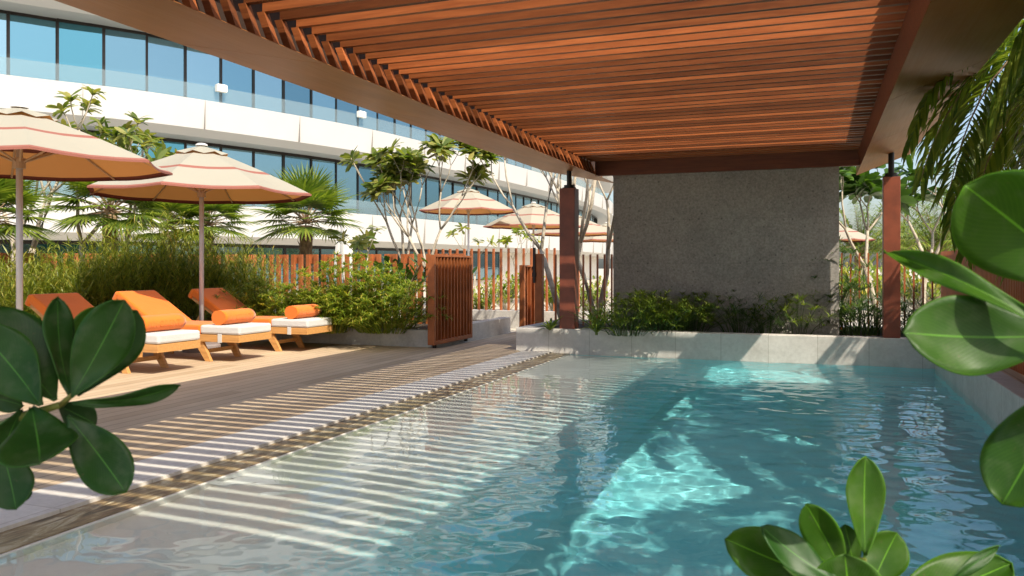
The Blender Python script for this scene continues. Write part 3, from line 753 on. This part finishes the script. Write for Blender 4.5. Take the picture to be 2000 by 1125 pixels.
# far planter: its shade is put into the dark leaf green
d1 = mk(cyperus, 'papyrus_plant', gp(1290, 11.3, .27), 'wide green papyrus plant at the left foot of the dark wall', 'plant', 'leaf_palm', 'leaf_dark', GP_, h=.62, r=.62, n=110, seed=21, bl=.16, nb=16, lw=.012)  # lighter leaf green stands in for sun on this clump
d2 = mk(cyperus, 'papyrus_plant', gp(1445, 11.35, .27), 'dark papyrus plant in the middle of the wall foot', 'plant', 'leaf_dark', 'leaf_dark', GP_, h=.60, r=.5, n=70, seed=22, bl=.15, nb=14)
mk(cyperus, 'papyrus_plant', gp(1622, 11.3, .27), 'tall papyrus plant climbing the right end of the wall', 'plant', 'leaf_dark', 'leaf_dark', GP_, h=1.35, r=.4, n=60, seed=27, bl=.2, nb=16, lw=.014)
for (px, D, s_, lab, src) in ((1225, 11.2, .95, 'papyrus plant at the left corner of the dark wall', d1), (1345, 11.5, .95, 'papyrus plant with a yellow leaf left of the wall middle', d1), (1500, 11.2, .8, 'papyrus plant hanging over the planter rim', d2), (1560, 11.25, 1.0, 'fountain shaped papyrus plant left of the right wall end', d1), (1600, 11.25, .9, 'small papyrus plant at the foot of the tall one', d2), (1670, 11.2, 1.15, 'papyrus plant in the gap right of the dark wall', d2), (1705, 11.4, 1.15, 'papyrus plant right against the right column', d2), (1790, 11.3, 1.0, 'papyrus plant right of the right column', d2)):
    place(src, gp(px, D, .27), lab, rnd.uniform(0, 6), s_)
# strappy plants by the left column
def strappy(h=.5, n=26, seed=1, w_=.045):
    q = random.Random(seed); b = MB(); s = MB()
    for i in range(n):
        a = q.uniform(0, 6.283); b.blade((0, 0, .02), (math.cos(a), math.sin(a), q.uniform(.6, 2.2)), h*q.uniform(.7, 1.2), w_, q.uniform(.8, 1.9), 6)
    s.tube([(0, 0, 0), (0, 0, .05)], .02, 6); return b, s
mk(strappy, 'strap_leaf_plant', gp(1165, 11.2, .27), 'glossy strap leaved plant right of the left column', 'plant', 'leaf_palm', 'leaf_palm', h=.55, n=30, seed=4)
mk(strappy, 'strap_leaf_plant', gp(1075, 11.6, .27), 'small strap leaved plant left of the left column', 'plant', 'leaf_palm', 'leaf_palm', h=.32, n=20, seed=5)

# plumeria
def plumeria(h=3.0, seed=1, lean=(0, 0), forks=4, leafy=1.0, leafn=11, LL=.26, spread=.5, r0=.06, start=.35, mainstems=1):
    q = random.Random(seed); t = MB(); b = MB(); tips = []
    def grow(p, d, L, r, lv):
        pts = [p]; rs = [r]; dd = d.copy()
        for k in range(3):
            dd = (dd+Vector((q.uniform(-.16, .16), q.uniform(-.16, .16), .12))).normalized()
            pts.append(pts[-1]+dd*L/3); rs.append(r*(1-.09*(k+1)))
        t.tube(pts, rs, 7, cap=True)
        if lv == 0: tips.append((pts[-1], dd)); return
        n = q.choice((2, 2, 3)); a0 = q.uniform(0, 6.283)
        for k in range(n):
            a = a0+k*6.283/n+q.uniform(-.4, .4)
            x = dd.orthogonal().normalized(); x.rotate(Matrix.Rotation(a, 3, dd))
            grow(pts[-1]-dd*.01, (dd+x*spread*q.uniform(.7, 1.3)).normalized(), L*q.uniform(.62, .88), rs[-1]*.80, lv-1)
    for m_ in range(mainstems):
        a = q.uniform(0, 6.283) if mainstems > 1 else 0; k = .35 if mainstems > 1 else 0
        grow(Vector((0, 0, 0)), Vector((lean[0]+k*math.cos(a), lean[1]+k*math.sin(a), 1)).normalized(), h*start, r0, forks)
    for (p, d) in tips:
        if q.random() > leafy: continue
        for k in range(int(leafn*1.4)):
            a = 2.4*k; x = d.orthogonal().normalized(); x.rotate(Matrix.Rotation(a, 3, d))
            b.blade(p-d*.03*(k % 4), (x+d*q.uniform(-.1, .9)), LL*q.uniform(.7, 1.15), LL*.36, q.uniform(.2, .8), 4, side=d.cross(x)+Vector((0, 0, q.uniform(-.3, .3))), shape='paddle')
    return b, t
def tree(kind, name, loc, label, cat, lm, tm, group=None, rz=0, **kw):
    b, t = kind(**kw); g = empty(name, loc, label, cat, group, rz)
    if b.f: b.build('crown', M[lm], g)
    t.build('trunk', M[tm], g, smooth=True); return g
GT = 'plumeria trees around the terrace'
tree(plumeria, 'plumeria_tree', gp(850, 14.6, .0), 'leafy plumeria with pale forked trunk above the open gate', 'tree', 'leaf_plum', 'bark', GT, h=3.5, seed=8, lean=(.0, 0), forks=4, LL=.28, start=.32, r0=.055, mainstems=1, spread=.36, leafn=19)
tree(plumeria, 'plumeria_tree', gp(805, 15.0, .0), 'smaller plumeria leaning left of the leafy one above the fence', 'tree', 'leaf_plum', 'bark', GT, h=2.9, seed=14, lean=(-.12, 0), forks=3, leafy=1, start=.42, r0=.05, spread=.42)
tree(plumeria, 'plumeria_tree', gp(1100, 13.4, .27), 'nearly bare plumeria with long pale branches left of the column', 'tree', 'leaf_plum', 'bark', GT, h=3.3, seed=23, lean=(-.30, .0), forks=3, leafy=.1, start=.42, r0=.055, mainstems=3, spread=.35)
tree(plumeria, 'plumeria_tree', gp(1165, 13.3, .27), 'nearly bare plumeria between the column and the dark wall', 'tree', 'leaf_plum', 'bark', GT, h=3.0, seed=31, lean=(.02, .0), forks=3, leafy=.10, start=.42, r0=.05, spread=.36, mainstems=2)
tree(plumeria, 'plumeria_tree', gp(30, 14.2, .1), 'plumeria with bare lower limbs behind the nearest parasol', 'tree', 'leaf_plum', 'bark', GT, h=4.3, seed=41, lean=(-.05, .05), forks=3, leafy=1, start=.34, r0=.07, spread=.5, mainstems=2)
tree(plumeria, 'plumeria_tree', gp(160, 14.2, .1), 'plumeria whose blooming top shows above the two parasols', 'tree', 'leaf_plum', 'bark', GT, h=4.25, seed=43, lean=(.05, .05), forks=3, leafy=1, start=.36, r0=.06, spread=.5)
tree(plumeria, 'plumeria_tree', gp(255, 15.2, .1), 'plumeria crown with white flowers between the two nearest parasols', 'tree', 'leaf_plum', 'bark', GT, h=4.1, seed=47, lean=(.0, .0), forks=3, leafy=1, start=.36, r0=.06, spread=.5)
tree(plumeria, 'plumeria_tree', gp(1715, 12.4, .27), 'plumeria with big drooping leaves between the dark wall and right column', 'tree', 'leaf_round', 'bark', GT, h=2.25, seed=51, lean=(-.05, .0), forks=3, leafy=1, start=.42, r0=.05, spread=.5, LL=.38, leafn=12)
tree(plumeria, 'plumeria_tree', gp(1800, 13.4, .27), 'forked plumeria right of the right column', 'tree', 'leaf_round', 'bark', GT, h=2.3, seed=53, lean=(.05, 0), forks=3, leafy=1, start=.42, r0=.05, spread=.6, LL=.36, leafn=12)
tree(plumeria, 'plumeria_tree', gp(925, 22, .0), 'small leafy plumeria under the first distant parasol', 'tree', 'leaf_plum', 'bark', GT, h=1.9, seed=61, forks=2, start=.5, r0=.03, LL=.22, spread=.6)
tree(plumeria, 'plumeria_tree', gp(715, 17, .0), 'drooping plumeria leaves beside the closed white parasol', 'tree', 'leaf_plum', 'bark', GT, h=1.9, seed=63, forks=2, start=.5, r0=.03, LL=.24, spread=.8)
tree(plumeria, 'plumeria_tree', gp(1010, 24, .0), 'small bright green tree under the second distant parasol', 'tree', 'leaf_cyp', 'bark', GT, h=2.0, seed=65, forks=3, start=.4, r0=.03, LL=.18, spread=.5)

# fan palms
def fanpalm(h=1.6, seed=1, n=24, L=.55, pet=.55, r=.12):
    q = random.Random(seed); b = MB(); t = MB()
    pts = [(0, 0, h*k/8) for k in range(9)]; t.tube(pts, [r*(1.0+.1*(k % 2)) for k in range(9)], 12)
    for k in range(70):
        a = q.uniform(0, 6.283); z = q.uniform(.0, h); t.blade((r*math.cos(a), r*math.sin(a), z), (math.cos(a)*.5, math.sin(a)*.5, 1), .16, .06, -.1, 2, side=Vector((-math.sin(a), math.cos(a), 0)))
    for i in range(n):
        a = 2.4*i; el = 1.45-1.65*(i/n)+q.uniform(-.1, .1)
        d = Vector((math.cos(a)*math.cos(el), math.sin(a)*math.cos(el), math.sin(el)))
        p0 = Vector((0, 0, h+.05)); p1 = p0+d*pet*.5; p2 = p1+(d-Vector((0, 0, .18))).normalized()*pet*.5
        t.tube([p0, p1, p2], [.014, .010, .007], 4, cap=False)
        ax = (p2-p1).normalized(); sdv = ax.cross(Vector((0, 0, 1)))
        sdv = sdv.normalized() if sdv.length > .05 else Vector((1, 0, 0)); m = 30
        for k in range(m):
            th = (k/(m-1)-.5)*4.0; dd = ax*math.cos(th)+sdv*math.sin(th)
            b.blade(p2, dd, L*(1-.25*abs(th)/2)*q.uniform(.92, 1.05), .042, .35+.25*q.random(), 4, side=ax.cross(sdv).cross(dd)+Vector((0, 0, .4*math.sin(k*3.1))))
    return b, t
GF = 'fan palms behind the picket fence'
fp1 = tree(fanpalm, 'fan_palm', gp(598, 16.5, 0), 'stout fan palm right of the second parasol', 'palm tree', 'leaf_palm', 'palmbark', GF, h=2.05, seed=1, n=34, L=.68, pet=.6)
place(fp1, gp(215, 14.6, 0), 'fan palm between the two big parasols', 2.0, (1.0, 1.0, 1.05))
place(fp1, gp(405, 17.5, 0), 'fan palm right behind the second parasol pole', 1.1, (.95, .95, 1.0))
place(fp1, gp(330, 16.8, 0), 'yellower fan palm left of the second parasol pole', 3.4, (.85, .85, .95))
place(fp1, gp(-20, 12.6, 0), 'fan palm whose leaf tips reach in at the left edge', 3.4, (.9, .9, .92))
# paddle leaf bushes by the gate
def paddle(h=.6, n=26, seed=1, LL=.24):
    q = random.Random(seed); b = MB(); s = MB()
    for i in range(n):
        a = q.uniform(0, 6.283); d = Vector((math.cos(a), math.sin(a), q.uniform(.8, 3))).normalized(); L = h*q.uniform(.4, 1)
        s.tube([(0, 0, 0), d*L], .006, 4)
        for k in range(5):
            aa = q.uniform(0, 6.283); b.blade(d*L*(.6+.1*k), Vector((math.cos(aa), math.sin(aa), q.uniform(.4, 2))), LL*q.uniform(.7, 1.1), LL*.42, .3, 4, shape='paddle')
    return b, s
GB = 'paddle leaved bushes behind the fence'
pb = mk(paddle, 'paddle_leaf_bush', gp(785, 14.4, .6), 'dark paddle leaved bush left of the leafy plumeria trunk', 'bush', 'leaf_round', 'bark', GB, h=.85, seed=3)
place(pb, gp(880, 14.2, .6), 'dark paddle leaved bush rising behind the open gate', 1.0, .95)

# feather palms (crown of arching fronds)
def feather(h=4, n=16, L=1.9, seed=1, droop=1.0, nl=46, ll=.42, r=.09, lw=.022, up=.9):
    q = random.Random(seed); b = MB(); t = MB()
    if h > .3: t.tube([(0, 0, h*k/6) for k in range(7)], [r]*7, 12)
    for i in range(n):
        a = 2.4*i+q.uniform(-.2, .2); el = up-1.1*(i/n)+q.uniform(-.1, .1)
        d = Vector((math.cos(a)*math.cos(el), math.sin(a)*math.cos(el), math.sin(el))); p = Vector((0, 0, h)); pts = [p]
        for k in range(12):
            p = p+d*L/12; pts.append(p); d = (d-Vector((0, 0, droop*.16))).normalized()
        t.tube(pts, [.016-.0011*k for k in range(13)], 5, cap=False)
        for k in range(nl):
            tt = .16+.84*k/nl; j = min(11, int(tt*12)); p = pts[j].lerp(pts[j+1], tt*12-j); dd = (pts[j+1]-pts[j]).normalized()
            sdv = dd.cross(Vector((0, 0, 1)))
            sdv = sdv.normalized() if sdv.length > .05 else Vector((math.sin(a), -math.cos(a), 0))
            for s_ in (-1, 1):
                b.blade(p, sdv*s_*.8+dd*.55+Vector((0, 0, q.uniform(-.1, .35))), ll*(1-.45*abs(tt-.45)*1.6)*q.uniform(.85, 1.1), lw, q.uniform(1.0, 2.1), 4)
    return b, t
GA = 'feather palms right of the pool'
ap1 = tree(feather, 'feather_palm', (2.2, 7.3, 0), 'feather palm whose drooping fronds hang into the view at the right', 'palm tree', 'leaf_palm', 'palmbark', GA, h=2.85, n=30, L=2.1, seed=2, droop=1.6, nl=60, ll=.5, lw=.028)
place(ap1, (2.55, 5.5, 0), 'second feather palm right of the pool, leaning over the brim', 1.3, 1.05)
place(ap1, (3.7, 3.2, 0), 'unseen feather palm right of the pool, put in to shade the water', 2.6, 1.05)  # this and the next two stand out of view, for dappled pool shade
place(ap1, (2.4, 2.2, 0), 'unseen feather palm beside the camera, put in to shade the water', .6, 1.05)
place(ap1, (3.9, .2, 0), 'unseen feather palm behind the camera, put in for dappled shade', 1.9, 1.1)
place(ap1, (3.6, 9.9, 0), 'feather palm by the far end of the dense red fence', 2.2, 1.05)
# hazy background palms to the right
far = tree(feather, 'date_palm', gp(1680, 30, 0), 'grey green date palm beyond the terrace, behind the plumeria leaves', 'palm tree', 'leaf_palm', 'palmbark', 'distant date palms', h=1.6, n=34, L=2.4, seed=9, droop=.6, nl=34, ll=.5, r=.2, lw=.035, up=1.5)
for (px, D, s_, lab) in ((1760, 33, 1.0, 'date palm just right of the right column, far off'), (1830, 27, .95, 'date palm above the right end of the thin fence'), (1900, 34, 1.2, 'far date palm at the start of the dense red fence'), (1965, 30, 1.1, 'far date palm near the right edge')):
    place(far, gp(px, D), lab, rnd.uniform(0, 6), s_)
hb = mk(paddle, 'hedge_bush', gp(1660, 21, 0), 'yellow green bush beyond the thin fence right of the wall', 'bush', 'leaf_cyp', 'bark', 'bushes on the far terrace', h=1.5, n=90, seed=8, LL=.2)
for (px, D, s_, lab) in ((1730, 23, 1.0, 'yellow green bush just left of the right column'), (1800, 20, .9, 'yellow green bush right of the right column'), (1600, 24, 1.1, 'bush hidden by the right end of the wall'), (990, 21, .75, 'green bush beyond the airy fence'), (945, 18.6, .55, 'low bush at the foot of the airy fence'), (1150, 19, .7, 'green bush seen between pickets beside the dark wall'), (1080, 20, .7, 'green bush behind the left column'), (880, 20, .7, 'bush behind the gate leaf'), (1860, 22, 1.0, 'bush by the corner of the red fence')):
    place(hb, gp(px, D), lab, rnd.uniform(0, 6), s_)

# ------------------------------------------------------------------ foreground leaves
def bigleaf(parent, b0, t0, wpx, D0, D1, mat, roll=0, bend=0, cup=.12, round_=.6):
    p0 = at(*b0, D0); p1 = at(*t0, D1); ax = (p1-p0); L = ax.length; a = ax.normalized()
    view = ((p0+p1)/2-Vector((0, 0, CAMH))).normalized()
    sd_ = a.cross(view).normalized(); nr = sd_.cross(a).normalized()
    sd_.rotate(Matrix.Rotation(R_(roll), 3, a)); nr.rotate(Matrix.Rotation(R_(roll), 3, a))
    W_ = wpx/FPX*(D0+D1)/2/max(.3, math.cos(R_(roll)))
    NU, NV = 10, 22; me_v = []; uvs = []
    for j in range(NV+1):
        v = j/NV
        pr = (max(0, math.sin(math.pi*min(1, v**(1+round_*.7)))))**(.62)
        if v < .12: pr = min(pr, .08+v*3.0)
        hw = W_/2*max(pr, .0 if v > .5 else .05)
        c = p0+ax*v+nr*(bend*L*math.sin(math.pi*v))+Vector((0, 0, 0))
        for i in range(NU+1):
            u = (i/NU-.5)*2
            me_v.append(c+sd_*hw*u+nr*(-cup*hw*abs(u)**1.4+.026*L*math.sin(v*9+u*2+b0[0]*.13)*abs(u))); uvs.append((i/NU, v))
    fs = [(j*(NU+1)+i, j*(NU+1)+i+1, (j+1)*(NU+1)+i+1, (j+1)*(NU+1)+i) for j in range(NV) for i in range(NU)]
    me = bpy.data.meshes.new('leaf'); off = Vector(parent.location)
    me.from_pydata([tuple(v-off) for v in me_v], [], fs); me.materials.append(M[mat])
    uvl = me.uv_layers.new(name='UVMap')
    for lp in me.loops: uvl.data[lp.index].uv = uvs[lp.vertex_index]
    me.polygons.foreach_set('use_smooth', [True]*len(fs)); me.update()
    o = bpy.data.objects.new('leaf', me); C.objects.link(o); o.parent = parent
    s = o.modifiers.new('thick', 'SOLIDIFY'); s.thickness = .0012; s.offset = 0
    return o
def fgplant(name, root, label, leaves, stempts, mat):
    g = empty(name, root, label, 'plant', 'glossy paddle leaved plants in the foreground')
    for l in leaves: bigleaf(g, *l[:5], l[5] if len(l) > 5 else mat, *l[6:])
    b = MB(); off = Vector(root)
    for pts, r in stempts: b.tube([Vector(p)-off for p in pts], r, 8)
    b.build('stem', M['leaf_plum'], g, smooth=True); return g
n0 = at(120, 790, 1.0); n1 = at(15, 815, 1.05)
fgplant('glossy_leaf_plant', (-1.75, .35, 0), 'dark glossy leaf cluster reaching in from the left edge', [
    ((108, 782), (-22, 598), 135, 1.0, 1.02, 'fg', 15, .10), ((80, 792), (-45, 640), 110, .97, 1.0, 'fg', -12, .08),
    ((138, 772), (112, 580), 52, 1.0, 1.04, 'fg', 38, .06), ((140, 776), (243, 586), 104, .97, .98, 'fg', -8, .08), ((150, 772), (268, 606), 104, 1.02, 1.05, 'fg', 12, .05),
    ((150, 730), (190, 600), 70, 1.06, 1.1, 'fgl', 20, .05), ((140, 788), (352, 752), 30, .98, 1.05, 'fg', 30, -.10, .3),
    ((132, 812), (246, 962), 98, .98, .96, 'fg', 10, .06), ((62, 795), (78, 905), 140, .99, .90, 'fg', 5, .12), ((112, 790), (188, 828), 58, 1.04, 1.05, 'fg', 15, .0),
    ((0, 868), (32, 995), 80, 1.0, .98, 'fg', 20, .05), ((-40, 770), (46, 792), 42, 1.03, 1.03, 'fg', 20, .03), ((20, 985), (62, 955), 24, 1.02, 1.02, 'fg', 10, .0), ((40, 800), (-60, 1010), 100, 1.02, 1.04, 'fg', 10, .04)],
    [([(-1.75, .35, 0), (-1.5, .42, .5), at(-60, 860, 1.12), at(40, 815, 1.03), n0], [.012, .011, .008, .006, .004]), ([n0, at(140, 772, .99)], [.004, .003])], 'fg')
fgplant('glossy_leaf_plant', (.95, 1.05, 0), 'big bright green leaves reaching in from the right edge', [
    ((2130, 560), (1884, 362), 215, .80, .84, 'fgl', -8, .08, .15), ((2080, 660), (1726, 492), 46, .80, .92, 'fgl', 25, -.08, .5),
    ((2090, 655), (1764, 650), 156, .82, .84, 'fgm', 12, .10, .2), ((2070, 760), (1958, 985), 150, .84, .86, 'fgm', 14, .08, .2)],
    [([(.95, 1.05, 0), (.86, 1.05, .6), at(2130, 760, .83), at(2085, 660, .81)], [.012, .011, .008, .006])], 'fgl')
fgplant('glossy_leaf_plant', (.45, 1.15, 0), 'bright green upright leaf rosette at the bottom right', [
    ((1690, 1085), (1690, 891), 70, 1.05, 1.08, 'fgl', 18, .04, .3), ((1652, 1130), (1574, 984), 72, 1.05, 1.07, 'fgl', -10, .06, .3), ((1668, 1150), (1416, 1052), 110, 1.0, 1.03, 'fgl', 10, .10, .2),
    ((1655, 1150), (1486, 1028), 62, .97, 1.0, 'fg', 30, .06), ((1672, 1120), (1650, 1024), 44, 1.08, 1.1, 'fgl', 0, .04), ((1700, 1150), (1752, 1040), 82, 1.06, 1.08, 'fgl', 12, .06),
    ((1730, 1190), (1975, 1100), 120, 1.0, 1.03, 'fgl', -10, .12, .2), ((1840, 1150), (1952, 1066), 24, .98, 1.0, 'fg', 20, .02), ((1665, 1230), (1650, 1082), 130, .96, .98, 'fgl', 0, .1, .2)],
    [([(.45, 1.15, 0), (.42, 1.12, .5), at(1685, 1190, 1.05), at(1685, 1090, 1.06)], [.012, .010, .008, .005])], 'fgl')
rects('planting_bed', [(-6, -3, 3, 1.58)], .012, M['soil'])
